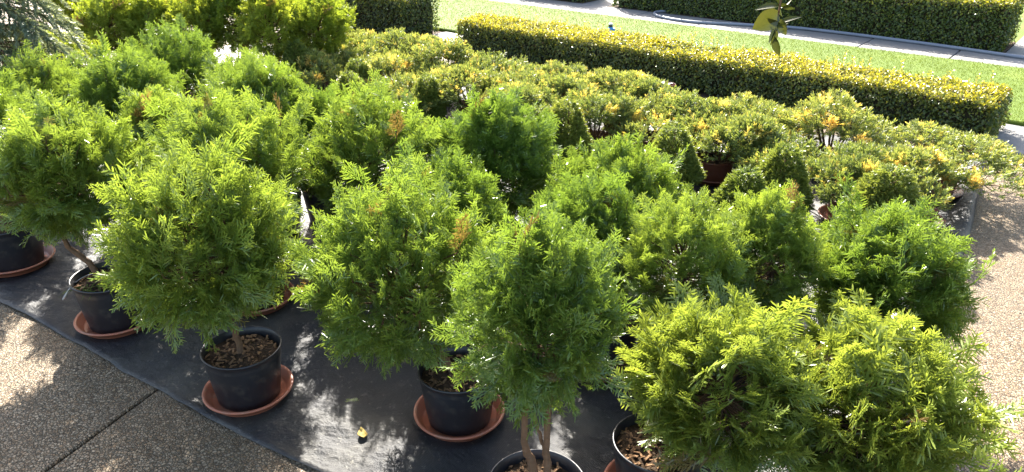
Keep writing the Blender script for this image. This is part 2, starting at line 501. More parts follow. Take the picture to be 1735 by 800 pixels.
def spray_template(seed, L=.16, side=.075, nside=11, nsub=4, w=.0058, curve=-.25, spread=.85, flat=.18):
    """one flat fern-like conifer spray, axis along +Y, in the XY plane"""
    r = np.random.default_rng(seed); T = Tpl(); Z = np.array([0, 0, 1.])
    def axis(t): return np.array([.012 * math.sin(t * 3 + seed), L * t, curve * L * t * t])
    ts = np.linspace(0, 1, 7)
    for a, b in zip(ts[:-1], ts[1:]):
        p, q = axis(a), axis(b)
        T.add(strip_leaf(p, q - p, Z, np.linalg.norm(q - p) * 1.25, w * .95, a * .5, b * .7))
    for i in range(nside):
        t = .12 + .86 * (i + r.uniform(-.2, .2)) / nside; sg = 1 if i % 2 else -1
        p = axis(t); ang = spread * r.uniform(.75, 1.2) * (1 - .35 * t)
        l = (side * (1 - .72 * t) + .016) * r.uniform(.8, 1.2)
        d = np.array([sg * math.sin(ang), math.cos(ang), r.normal(0, flat) + 2 * curve * t * .5])
        d /= np.linalg.norm(d); nr = norm(Z + r.normal(0, .35, 3))
        T.add(strip_leaf(p, d, nr, l, w, .15 + .3 * t, .75 + .25 * t))
        m = max(1, int(round(nsub * l / (side + .016) * 1.25)))
        for k in range(m * 2):
            tt = .2 + .68 * (k // 2 + r.uniform(.1, .6)) / m; s2 = 1 if k % 2 else -1
            pp = p + d * l * tt; a2 = s2 * r.uniform(.55, .95)
            ca, sa = math.cos(a2), math.sin(a2)
            d2 = np.array([d[0] * ca - d[1] * sa, d[0] * sa + d[1] * ca, d[2] + r.normal(0, flat)])
            T.add(strip_leaf(pp, d2, norm(Z + r.normal(0, .4, 3)), (l * .42 * (1 - .5 * tt) + .008) * r.uniform(.8, 1.25), w * .9, .3 + .3 * t, .8 + .2 * r.uniform()))
    return T.arr()


def tuft_template(seed, L=.06, n=12, l=.022, w=.006, up=.8):
    """a bushy twig end: short scale-leaf shoots all round an axis"""
    r = np.random.default_rng(seed); T = Tpl()
    for i in range(n):
        t = (i + .5) / n; th = i * 2.4 + r.uniform(-.4, .4)
        out = np.array([math.cos(th), 0, math.sin(th)])
        d = norm(out * (1.05 - .75 * t) + np.array([0, up * (.6 + .6 * t), 0]) + r.normal(0, .2, 3))
        nr = norm(np.cross(d, r.normal(size=3)))
        T.add(strip_leaf(np.array([0, L * t * .9, 0]), d, nr, l * r.uniform(.8, 1.3), w, .2, .5 + .5 * t))
    return T.arr()


def needle_template(seed, L=.03, n=10, l=.016, w=.0034):
    r = np.random.default_rng(seed); v = []; f = []; c = []
    for i in range(n):
        t = (i + .3) / n; th = i * 2.4 + r.uniform(-.5, .5)
        d = norm(np.array([math.cos(th) * (1 - .6 * t), .55 + .6 * t, math.sin(th) * (1 - .6 * t)]) + r.normal(0, .12, 3))
        s = norm(np.cross(d, r.normal(size=3))); p = np.array([0, L * t, 0]); k = len(v)
        v += [p - s * w, p + s * w, p + d * l * r.uniform(.8, 1.2)]; f.append((k, k + 1, k + 2)); c += [.1 + .4 * t, .1 + .4 * t, .5 + .5 * t]
    return np.array(v), np.array(f), np.array(c)


def leaf_template(L=.028, w=.017, fold=.22, curl=.12):
    v = np.array([(0, 0, 0), (-w * .5, L * .45, fold * w), (w * .5, L * .45, fold * w), (0, L * .5, 0), (0, L, -curl * L)])
    f = np.array([(0, 3, 1), (0, 2, 3), (1, 3, 4), (3, 2, 4)])
    return v, f, np.array([.2, .5, .5, .4, .9])


SPRAYS = [spray_template(s, L=.115 + .012 * (s % 3), side=.052, nside=12, nsub=4, w=.0040, flat=.22) for s in range(8)]
SPRAYS_BIG = [spray_template(20 + s, L=.15 + .012 * (s % 3), side=.062, nside=13, nsub=4, w=.0050, flat=.16, curve=-.12, spread=.7) for s in range(6)]
FEATHER = [spray_template(40 + s, L=.13, side=.05, nside=8, nsub=3, w=.007, curve=-.3, spread=.7, flat=.35) for s in range(5)]
TUFTS = [tuft_template(s) for s in range(6)]
NEEDLES = [needle_template(s) for s in range(5)]
LEAF = leaf_template()


def stamp(mb, tpls, R, pos, scale, rc, r):
    pick = r.integers(0, len(tpls), len(pos))
    for k, (tv, tf, tc) in enumerate(tpls):
        s = pick == k
        if s.any(): instances(mb, tv, tf, tc, R[s], pos[s], scale[s], rc[s])


def lump(seed, k=9):
    """bumpy radius over directions: 1 +- some clumps"""
    r = np.random.default_rng(seed); d = rand_dirs(k, r); a = r.uniform(-.34, .30, k)
    return lambda v: np.clip(1 + (np.exp(-(1 - v @ d.T) * 4) * a).sum(-1), .62, 1.3)


def conifer_crown(seed, R=.34, zs=1.05, n=520, tpls=SPRAYS, upright=.62, tip_bias=.5, dead=.018, inner=.36, leaders=44, size=1.0):
    """ball of sprays round the origin plus the branches that carry them -> (foliage mesh, branch mesh)"""
    r = np.random.default_rng(seed); lf = lump(seed)
    dr = rand_dirs(n, r); u = r.uniform(0, 1, n)
    rad = R * (inner + (.84 - inner) * u ** .55) * lf(dr)
    pos = dr * rad[:, None]; pos[:, 2] *= zs
    low = np.clip(-dr[:, 2], 0, 1)[:, None]
    d = dr * .75 + np.array([0, 0, 1.]) * upright * (1 - 1.35 * low) + r.normal(0, .26, (n, 3))
    # a few leaders stick out of the top
    li = np.argsort(-(dr[:, 2] + r.uniform(0, .8, n)))[:leaders]
    d[li] = np.array([0, 0, 1.]) + r.normal(0, .25, (leaders, 3)); pos[li] = dr[li] * (R * r.uniform(.62, .95, (leaders, 1))) * np.array([1, 1, zs])
    fi = r.choice(n, n // 7, replace=False)                           # loose shoots that break the clipped outline
    fi = fi[dr[fi, 2] > -.45]
    pos[fi] = dr[fi] * (R * r.uniform(.85, 1.12, (len(fi), 1))) * lf(dr[fi])[:, None] * np.array([1, 1, zs])
    d[fi] = dr[fi] * .6 + np.array([0, 0, .75]) + r.normal(0, .3, (len(fi), 3))
    d = norm(d)
    nrm = norm(np.cross(d, np.cross(dr + r.normal(0, .5, (n, 3)), d)) + r.normal(0, .55, (n, 3)))
    sc = r.uniform(.66, 1.22, n) * size * np.where(r.uniform(0, 1, n) < .06, 1.3, 1)
    tint = np.clip(r.normal(.45, .28, n) + .15 * dr[:, 2], 0, 1)
    dd = (r.uniform(0, 1, n) < dead * (1.6 - u)).astype(float) * r.uniform(.5, 1, n)
    mb = MB(); stamp(mb, tpls, frames(d, nrm), pos, sc, np.c_[tint, dd], r)
    br = MB(); root = np.array([0, 0, -R * zs * .85])
    for i in r.choice(n, min(n, 90), replace=False):
        p = pos[i]; hub = np.array([0, 0, max(-R * zs * .8, min(p[2] * .55 - .06, R * .5))])
        mid = hub * .45 + p * .55 + np.array([0, 0, -.02]) + r.normal(0, .012, 3)
        e = p + d[i] * .05
        tube(br, [hub, mid, p, e], [.0055, .0042, .0026, .0014], 4, cap=False)
    tube(br, [root, root * .3 + r.normal(0, .012, 3), [0, 0, R * .25], [r.normal(0, .02), 0, R * zs * .8]], [.011, .009, .006, .002], 6)
    return mb.mesh('crown'), br.mesh('branches', True)


THUJA = [conifer_crown(100 + i, R=(.265, .28, .25, .285, .265)[i], zs=(1.0, .95, 1.12, .92, 1.05)[i], n=575) for i in range(5)]
THUJA_BIG = [conifer_crown(120 + i, R=(.26, .28)[i], zs=.95, n=430, tpls=SPRAYS_BIG, leaders=60) for i in range(2)]
GOLDC = [conifer_crown(200 + i, R=.27, zs=(.95, 1.15, .8)[i], n=520, tpls=FEATHER, upright=.7, dead=.02, leaders=30) for i in range(3)]


def juniper_crown(seed, rx=.34, rz=.20, n=900):
    """low, wide, clumped mound on stubby branches; origin at soil level"""
    r = np.random.default_rng(seed); k = r.integers(12, 17)
    th = np.sort(r.uniform(0, 2 * PI, k)); rr = rx * np.sqrt(r.uniform(.08, 1, k))
    cen = np.c_[np.cos(th) * rr, np.sin(th) * rr, rz * (1.15 - .65 * (rr / rx) ** 2) * r.uniform(.75, 1.25, k)]
    cr = rx * r.uniform(.26, .40, k)
    pk = r.integers(0, k, n); dr = rand_dirs(n, r); dr[:, 2] = np.abs(dr[:, 2]) * .9 - .6 * (r.uniform(0, 1, n) < .4); dr = norm(dr)
    pos = cen[pk] + dr * (cr[pk] * r.uniform(.45, 1, n) ** .6)[:, None] * np.array([1, 1, .72])
    pos[:, 2] = np.maximum(pos[:, 2], -.06)
    d = norm(dr * .8 + np.array([0, 0, .55]) + norm(cen[pk]) * .3 + r.normal(0, .25, (n, 3)))
    tint = np.clip(r.normal(.45, .3, n), 0, 1)
    gold = np.zeros(n)
    for q in range(r.integers(4, 8)):                               # cream-yellow bunches
        c0 = pos[r.integers(0, n)]; gold = np.maximum(gold, np.exp(-((pos - c0) ** 2).sum(1) / (2 * .031 ** 2)))
    gold = np.where(gold > .35, r.uniform(.6, 1, n), (r.uniform(0, 1, n) < .06) * r.uniform(.2, .7, n))
    mb = MB(); stamp(mb, TUFTS, frames(d, rand_dirs(n, r)), pos, r.uniform(.8, 1.3, n), np.c_[tint, gold], r)
    br = MB()
    for i in range(k):
        c = cen[i]; base = np.array([c[0] * .06, c[1] * .06, -.03])
        tube(br, [base, base * .5 + c * np.array([.45, .45, .35]), c, c + norm(c) * cr[i] * .5], [.010, .008, .005, .002], 5, cap=False)
        for q in range(6):
            e = c + rand_dirs(1, r)[0] * cr[i] * .8; e[2] = max(e[2], 0)
            tube(br, [c * .8 + np.array([0, 0, -.005]), e], [.003, .0015], 3, cap=False)
    return mb.mesh('crown'), br.mesh('branches', True)


JUNI = [juniper_crown(300 + i, rx=(.36, .32, .40, .34, .30)[i], rz=(.22, .26, .20, .24, .22)[i], n=(1350, 1250, 1600, 1400, 1200)[i]) for i in range(5)]


def spruce_crown(seed, R=.17, Hh=.42, n=4200):
    r = np.random.default_rng(seed); lf = lump(seed, 12)
    t = 1 - np.sqrt(r.uniform(0, 1, n)) * .98; th = r.uniform(0, 2 * PI, n)
    dirs = np.c_[np.cos(th), np.sin(th), t - .5]
    prof = np.clip((1 - t) ** .62, 0, 1) * np.clip(.70 + t * 2.5, 0, 1)
    rad = R * prof * lf(norm(dirs)) * r.uniform(.72, 1.04, n) + .006
    pos = np.c_[np.cos(th) * rad, np.sin(th) * rad, t * Hh]
    d = norm(np.c_[np.cos(th), np.sin(th), np.full(n, .55)] + r.normal(0, .3, (n, 3)))
    mb = MB(); stamp(mb, NEEDLES, frames(d, rand_dirs(n, r)), pos, r.uniform(.8, 1.3, n), np.c_[np.clip(r.normal(.45, .3, n), 0, 1), np.zeros(n)], r)
    st = MB(); tube(st, [(0, 0, -.05), (0, 0, Hh * .5), (0, 0, Hh * .92)], [.012, .008, .002], 6)
    for i in range(60):
        q = r.integers(0, n); p = pos[q]; tube(st, [(0, 0, max(p[2] - .05, 0)), p], [.004, .0015], 3, cap=False)
    return mb.mesh('crown'), st.mesh('trunk', True)


SPRU = [spruce_crown(400 + i, R=(.21, .18, .22)[i], Hh=(.40, .43, .38)[i]) for i in range(3)]


# ------------------------------------------------------------------ pots
def pot_mesh(R, H, taper=.80, soil=.83, lip=.011):
    mb = MB(); r0 = R * taper
    lathe(mb, [(0.001, .004), (r0 - .008, .004), (r0 - .004, 0), (r0, .006), (R * .955, H * .80), (R * .955 + .001, H * .815), (R - .006, H * .86), (R - .004, H - lip), (R, H - lip + .002), (R + .001, H - .003), (R - .003, H),
               (R - .007, H - .003), (R - .010, H * .86), (R * .90, H * soil - .03)], 56, wob=.008)
    return mb.mesh('pot', True)


def soil_mesh(R, H, seed, soil=.83, chips=160):
    r = np.random.default_rng(seed); mb = MB(); n = 26
    th = np.linspace(0, 2 * PI, n, endpoint=False); rings = [0.001, .3, .6, .85, 1.0]; rr = R * .925
    v = []; nz = Noise(seed, 9, 3, 2)
    for q in rings:
        for t in th: v.append((rr * q * math.cos(t), rr * q * math.sin(t), H * soil + .012 * (1 - q * q) + .006 * float(nz(np.array([rr * q * math.cos(t), rr * q * math.sin(t)])))))
    f = [(i * n + j, i * n + (j + 1) % n, (i + 1) * n + (j + 1) % n, (i + 1) * n + j) for i in range(4) for j in range(n)]
    mb.add(v, f)
    cv = np.array([(-.55, -.16, 0), (.5, -.2, 0), (.45, .17, 0), (-.5, .2, 0), (-.45, -.1, .10), (.4, -.15, .13), (.4, .12, .1), (-.35, .15, .14)]) * .024
    cf = np.array([(0, 1, 5, 4), (1, 2, 6, 5), (2, 3, 7, 6), (3, 0, 4, 7), (4, 5, 6, 7)])
    a = r.uniform(0, 2 * PI, chips); q = rr * np.sqrt(r.uniform(0, .93, chips))
    pos = np.c_[np.cos(a) * q, np.sin(a) * q, H * soil + .012 * (1 - (q / rr) ** 2) + r.uniform(.000, .008, chips)]
    d = norm(r.normal(size=(chips, 3)) * np.array([1, 1, .35])); nn = norm(np.array([0, 0, 1.]) + r.normal(0, .4, (chips, 3)))
    instances(mb, cv, cf, np.zeros(8), frames(d, nn), pos, r.uniform(.5, 1.3, chips), np.zeros((chips, 2)), 1)
    return mb.mesh('soil', False, (M['soil'], M['mulch']))


def saucer_mesh(R, H=.045):
    mb = MB()
    lathe(mb, [(.001, .0), (R * .82, .0), (R * .84, .004), (R * .965, H - .008), (R * .985, H - .010), (R, H - .008), (R + .001, H - .003), (R - .002, H), (R - .010, H - .001), (R - .014, H - .006), (R * .83, .012), (R * .80, .007), (.001, .006)], 60)
    return mb.mesh('saucer', True)


POT_BIG = pot_mesh(.157, .235); POT_MID = pot_mesh(.135, .20); POT_LOW = pot_mesh(.145, .15, .84); POT_SM = pot_mesh(.10, .14)
SOIL_BIG = [soil_mesh(.157, .235, 20 + i) for i in range(3)]; SOIL_MID = [soil_mesh(.135, .20, 30, chips=90)]
SOIL_LOW = [soil_mesh(.145, .15, 34, chips=60)]; SOIL_SM = [soil_mesh(.10, .14, 35, chips=40)]
SAUC = saucer_mesh(.182); SAUC_L = saucer_mesh(.185, .04); SAUC_S = saucer_mesh(.13, .032)
SAUCZ = .006                                                        # thickness of the saucer floor the pot stands on


def saucer(loc, label, m='terracotta', mesh=SAUC, scale=1.0, group=None):
    o = bpy.data.objects.new('plant_saucer', mesh.copy() if mesh.materials else mesh)
    o.data.materials.clear(); o.data.materials.append(M[m])
    C.objects.link(o); o.location = (loc[0], loc[1], SZ + .002); o.scale = (scale, scale, 1); o.rotation_euler = (0, 0, random.uniform(0, 6))
    tag(o, label, 'saucer', group); return o


SOILN = [0]


def potted(name, label, cat, xy, crown, branches, crown_loc, leaf, trunk=None, pot=POT_BIG, soils=SOIL_BIG, potm='blackpot', scale=1.0, crz=None, cs=1.0, z=SZ, group=None, pot_scale=1.0, tilt=(0, 0)):
    """one potted plant: pot, soil, trunk, branches, crown"""
    t = thing(name, label, cat, (xy[0], xy[1], z), 0, group)
    p = link('pot', pot, None, t); p.scale = (pot_scale,) * 3; p.rotation_euler = (0, 0, random.uniform(0, 6))
    if not pot.materials: pot.materials.append(M[potm])
    p.material_slots[0].link = 'OBJECT'; p.material_slots[0].material = M[potm]
    s = link('soil', soils[SOILN[0] % len(soils)], None, t); SOILN[0] += 1; s.scale = (pot_scale,) * 3; s.rotation_euler = (0, 0, random.uniform(0, 6))
    if trunk:
        tb = MB()
        for pts, r0, r1 in trunk:
            pts = np.asarray(pts, float); k = len(pts)
            fine = np.array([[np.interp(q, np.arange(k), pts[:, c]) for c in range(3)] for q in np.linspace(0, k - 1, k * 4)])
            fine += rng.normal(0, .0025, fine.shape)
            tube(tb, fine, np.linspace(r0, r1, len(fine)) * rng.uniform(.88, 1.14, len(fine)), 9)
        link('trunk', tb.mesh('trunk', True), M['bark'], t)
    rz = random.uniform(0, 2 * PI) if crz is None else crz
    cs3 = (cs, cs, cs) if not isinstance(cs, tuple) else cs
    a = random.uniform(.93, 1.07); cs3 = (cs3[0] * a, cs3[1] / a, cs3[2])
    for nm, me, mm in (('crown', crown, M[leaf]), ('branches', branches, M['twig'])):
        if not me.materials: me.materials.append(mm)
        o = link(nm, me, None, t); o.location = crown_loc; o.rotation_euler = (tilt[0], tilt[1], rz); o.scale = cs3
    return t


# ------------------------------------------------------------------ clipped cypress balls
# (pot x, pot y, crown offset dx, dy, crown centre z, crown scale, variant, saucer label or None, label)
TH = []


def cypress(x, y, dx, dy, zc, cs, var, label, sauc=None, group=None, trunk='single', ps=1.0, rz=None, big=False):
    cr, br = (THUJA_BIG if big else THUJA)[var]
    s1 = cs if not isinstance(cs, tuple) else cs[2]
    zb = zc - .20 * s1                                             # where the stem enters the crown
    soil_z = .195 * ps
    if trunk == 'double':
        tr = [([(.015, 0, soil_z - .03), (-.012, .004, soil_z + .09), (-.045, 0, soil_z + .2), (-.02 + dx, dy, zb + .2)], .017, .008),
              ([(.022, 0, soil_z - .03), (.03, 0, soil_z + .10), (.028, 0, soil_z + .19), (.055 + dx, dy, zb + .2)], .016, .007),
              ([(.03, 0, soil_z + .15), (.008, .01, soil_z + .21), (-.01, .02, soil_z + .28)], .007, .004)]
    elif trunk == 'bent':
        tr = [([(.0 - .05, .02, soil_z - .03), (-.09, .03, soil_z + .09), (-.17, .03, soil_z + .17), (-.19, .03, soil_z + .26), (dx, dy, zb + .2)], .016, .008)]
    else:
        tr = [([(0, 0, soil_z - .03), (dx * .4 + .012, dy * .4, (soil_z + zb) / 2), (dx, dy, zb + .2)], .016, .008)]
    t = potted('potted_cypress', label, 'potted tree', (x, y), cr, br, (dx, dy, zc), 'bright' if big else 'thuja', tr, cs=cs, group=group, z=SZ + (.008 if sauc else 0), pot_scale=ps, crz=rz, tilt=(random.uniform(-.16, .16), random.uniform(-.16, .16)))
    if sauc: saucer((x, y), sauc, scale=ps)
    return t


G = 'clipped cypress balls packed in the middle of the rows'
GL = 'round green cypress packed among others in the middle of the rows'
cypress(.08, 1.86, .0, .02, .83, (.80, .80, .84), 2, 'ball-clipped cypress on two bare brown stems in a black pot', trunk='double')
cypress(-1.10, 2.62, -.07, .0, .68, (1.08, 1.08, 1.10), 0, 'full round cypress over a black pot whose mulch shows at one side', 'terracotta saucer under the mulched pot beside the paving edge')
cypress(-.21, 2.47, -.20, .05, .60, (1.02, 1.02, 1.02), 1, 'cypress drooping over its black pot next to the fallen yellow leaf', 'terracotta saucer beside the fallen yellow leaf')
cypress(-1.91, 3.20, -.10, .05, .72, (1.02, 1.02, 1.0), 3, 'cypress with a bent leaning stem in a weedy black pot', 'terracotta saucer under the weedy pot with the white tag', trunk='bent', ps=1.07)
cypress(-2.76, 3.80, -.12, .08, .70, 1.02, 4, 'cypress in a black pot filled with bark, farthest along the paving edge', 'terracotta saucer farthest along the paving edge', ps=1.07)
cypress(-1.29, 3.39, -.05, .06, .66, 1.04, 1, 'cypress in the pot directly behind the mulched pot', 'terracotta saucer just behind the mulched pot')
cypress(.42, 2.85, -.06, .1, .52, (.88, .88, .88), 0, 'cypress whose pot shows between the twin-stemmed one and the big bright one', 'terracotta saucer between the twin-stemmed cypress and the big bright one')
cypress(.50, 2.05, .18, .04, .43, (1.0, 1.0, .80), 0, 'spreading bright yellow-green cypress with its dark pot showing at one side', 'terracotta saucer at the foot of the spreading bright cypress', big=True)
cypress(1.20, 2.05, -.02, .0, .39, (1.12, 1.12, .82), 1, 'broad bright cypress with long loose shoots reaching over the pebbled driveway', big=True)
mid = [(.66, 2.62, .60, .74, 4, 'small cypress showing brown inner twigs, squeezed beside the twin-stemmed one'),
       (1.03, 2.72, .62, .74, 2, 'upright small cypress standing up from between the brown-twigged and the edge cypress'),
       (1.48, 2.72, .48, (1.12, 1.12, .92), 0, 'wide cypress at the sheet edge, its shoots over the pebbled driveway, dwarf spruces behind'),
       (-.30, 3.28, .48, .96, 3, 'cypress directly behind the drooping one'),
       (-1.14, 4.40, .48, .9, 4, 'low cypress in front of the two close-set dwarf spruces'),
       (-.72, 3.84, .57, 1.06, 1, 'full cypress behind the drooping one, low cypress at its back'),
       (-.10, 3.80, .58, 1.06, 2, 'cypress behind the twin-stemmed one with junipers just past it'),
       (.50, 3.42, .50, .98, 3, 'cypress with dwarf spruces close on both sides behind it'),
       (-1.42, 4.24, .70, .96, 0, 'cypress beside the single dwarf spruce in front of the golden ones'),
       (-1.82, 3.86, .63, .98, 2, None), (-2.28, 4.45, .70, 1.0, 0, None), (-1.71, 4.91, .60, .95, 3, None),
       (-2.25, 5.15, .68, .98, 4, None), (-2.92, 4.62, .60, 1.0, 1, None)]
for x, y, zc, cs, var, lab in mid:
    cypress(x, y, .0, .0, zc, cs, var, lab or GL, group=None if lab else G)

# ------------------------------------------------------------------ variegated junipers and dwarf spruces
GJ = 'variegated junipers in front of the long hedge'
JL = 'low yellow-flecked juniper in a brown pot, in the rows before the long hedge'
js = [(1590, 275, .16, 2, 1.05), (1410, 232, .24, 1, 1.0), (1560, 308, .18, 0, .85), (1450, 305, .18, 3, .85), (1310, 255, .22, 0, 1.0), (1213, 240, .22, 4, .95),
      (1105, 205, .22, 2, .9), (1010, 205, .22, 1, .9), (950, 175, .22, 0, .9), (1050, 162, .22, 3, .9), (870, 158, .22, 4, .95), (800, 152, .22, 0, 1.0), (745, 122, .22, 1, 1.05),
      (690, 100, .22, 3, 1.05), (640, 100, .2, 2, 1.0), (650, 135, .2, 1, .9), (588, 92, .22, 4, 1.1), (555, 125, .22, 0, .95), (700, 155, .2, 2, .9), (1182, 210, .22, 3, .9), (960, 140, .22, 4, .9), (1075, 178, .22, 0, .9), (880, 184, .2, 3, .85), (840, 128, .22, 2, .95), (1265, 212, .2, 2, .9)]
uniq = {0: 'widest yellow-flecked juniper, overhanging the corner of the plastic sheet', 2: 'yellow-flecked juniper at the edge of the plastic sheet, short of its corner', 5: 'yellow-flecked juniper in a brown pot with its saucer in plain view',
        1: 'tallest green-topped juniper against the end of the long hedge'}
for k, (cx, cy, zc, var, cs) in enumerate(js):
    p = px(cx, cy + (8 if k == 0 else 4), .20 if k == 0 else .27); cr, br = JUNI[var]
    cs = (cs * 1.05, cs * 1.05, cs * (.72 if k == 0 else .95))
    potted('potted_juniper', uniq.get(k, JL), 'potted shrub', (p.x, p.y), cr, br, (0, 0, .125), 'juniper', None, POT_LOW, SOIL_LOW, 'brownpot', cs=cs, group=None if k in uniq else GJ, z=SZ + .008)
    if k in (0, 1, 2, 3, 4, 5): saucer((p.x, p.y), {0: 'brown saucer under the widest juniper', 1: 'brown saucer under the tallest juniper', 2: 'brown saucer at the edge of the plastic sheet', 3: 'brown saucer under a juniper behind the end spruce', 4: 'brown saucer under the juniper behind a spruce', 5: 'brown saucer in plain view under a juniper'}[k], 'brownpot', SAUC_L)

GS = 'dwarf cone spruces between the cypresses and the junipers'
SL = 'small dense dwarf spruce cone between the cypresses and junipers'
ss = [(1505, 335, .32, 2, 1.0), (1325, 300, .32, 0, 1.0), (1258, 345, .30, 1, .95), (1140, 255, .32, 2, 1.0), (962, 226, .32, 1, 1.05), (912, 230, .32, 0, 1.05), (592, 158, .36, 1, .9), (608, 132, .36, 1, .9), (503, 112, .38, 1, 1.05), (725, 158, .3, 0, .9), (850, 186, .3, 0, .85), (646, 160, .3, 2, .8)]
sun_ = {0: 'dense dwarf spruce cone nearest the open corner of the plastic sheet', 3: 'broad dwarf spruce beside the juniper whose saucer is in plain view'}
for k, (cx, cy, zc, var, cs) in enumerate(ss):
    p = px(cx, cy + 8, .31); cr, st = SPRU[var]
    t = potted('potted_spruce', sun_.get(k, SL), 'potted shrub', (p.x, p.y), cr, st, (0, 0, .125), 'spruce', None, POT_SM, SOIL_SM, 'brownpot', cs=cs, group=None if k in sun_ else GS)

# ------------------------------------------------------------------ golden feathery cypresses in brown pots at the back
GF = 'golden feathery cypresses at the back'
for k, (cx, cy, zc, var, cs) in enumerate([(190, 45, .62, 0, 1.0), (262, 45, .62, 1, .9), (335, 50, .60, 0, .95), (400, 25, .72, 1, 1.1), (462, 45, .68, 1, 1.0), (540, 50, .60, 0, .95), (100, 118, .62, 2, .9), (330, 5, .6, 2, 1.0), (500, 5, .6, 0, 1.0), (230, 0, .6, 1, 1.0), (130, 10, .6, 0, 1.0)]):
    p = px(cx, cy, zc); cr, br = GOLDC[var]
    potted('potted_golden_cypress', 'low golden mound cypress tucked behind the green cypresses' if k == 6 else 'yellow-green feathery cypress in a brown pot in the back row', 'potted tree', (p.x, p.y), cr, br, (0, 0, zc), 'feather',
           [([(0, 0, .16), (.01, 0, zc - .2), (0, 0, zc)], .016, .008)], POT_MID, SOIL_MID, 'brownpot', cs=cs, group=None if k == 6 else GF)

# ------------------------------------------------------------------ weeping cedar in the back corner
def cedar():
    r = np.random.default_rng(77); mb = MB(); br = MB()
    tube(br, [(0, 0, .1), (.02, 0, .6), (0, .02, 1.2), (.01, 0, 1.7)], [.028, .022, .014, .004], 8)
    for i in range(64):
        zb = r.uniform(.25, 1.65); th = r.uniform(0, 2 * PI); L = (.62 - .26 * (zb - .25) / 1.4) * r.uniform(.8, 1.15)
        o = np.array([math.cos(th), math.sin(th), 0]); s = np.array([-o[1], o[0], 0])
        q = np.linspace(0, 1, 9)
        pts = np.array([[0, 0, zb]]) + o * (L * q)[:, None] + np.array([0, 0, 1.]) * (L * (.28 * q - .62 * q ** 2.2))[:, None] + s * (.06 * r.normal() * q ** 2)[:, None]
        tube(br, pts, np.linspace(.006, .0015, 9), 4, cap=False)
        for k in range(26):                                          # hanging side shoots set with needles
            t = r.uniform(.15, 1); j = min(int(t * 8), 7); p = pts[j] * (1 - (t * 8 - j)) + pts[j + 1] * (t * 8 - j)
            dd = norm(o * .8 + s * r.choice([-1, 1]) * r.uniform(.3, 1.1) + np.array([0, 0, -.35]) + r.normal(0, .15, 3))
            n = 5; tt = np.linspace(0, 1, n); sl = r.uniform(.06, .13)
            pp = p + dd * (tt * sl)[:, None] + np.array([0, 0, -1.]) * (sl * .5 * tt ** 2)[:, None]
            R = frames(np.tile(norm(dd + np.array([0, 0, -.3])), (n, 1)), rand_dirs(n, r))
            stamp(mb, NEEDLES, R, pp, r.uniform(1.1, 1.7, n), np.c_[np.full(n, r.uniform()), np.zeros(n)], r)
    return mb.mesh('crown'), br.mesh('branches', True)


cc, cb = cedar()
p = Vector((-3.42, 5.15, 0))
potted('potted_cedar', 'grey-green weeping cedar with long drooping branches in the back corner', 'potted tree', (p.x, p.y), cc, cb, (0, 0, 0), 'cedar', None, POT_BIG, SOIL_BIG, 'blackpot')


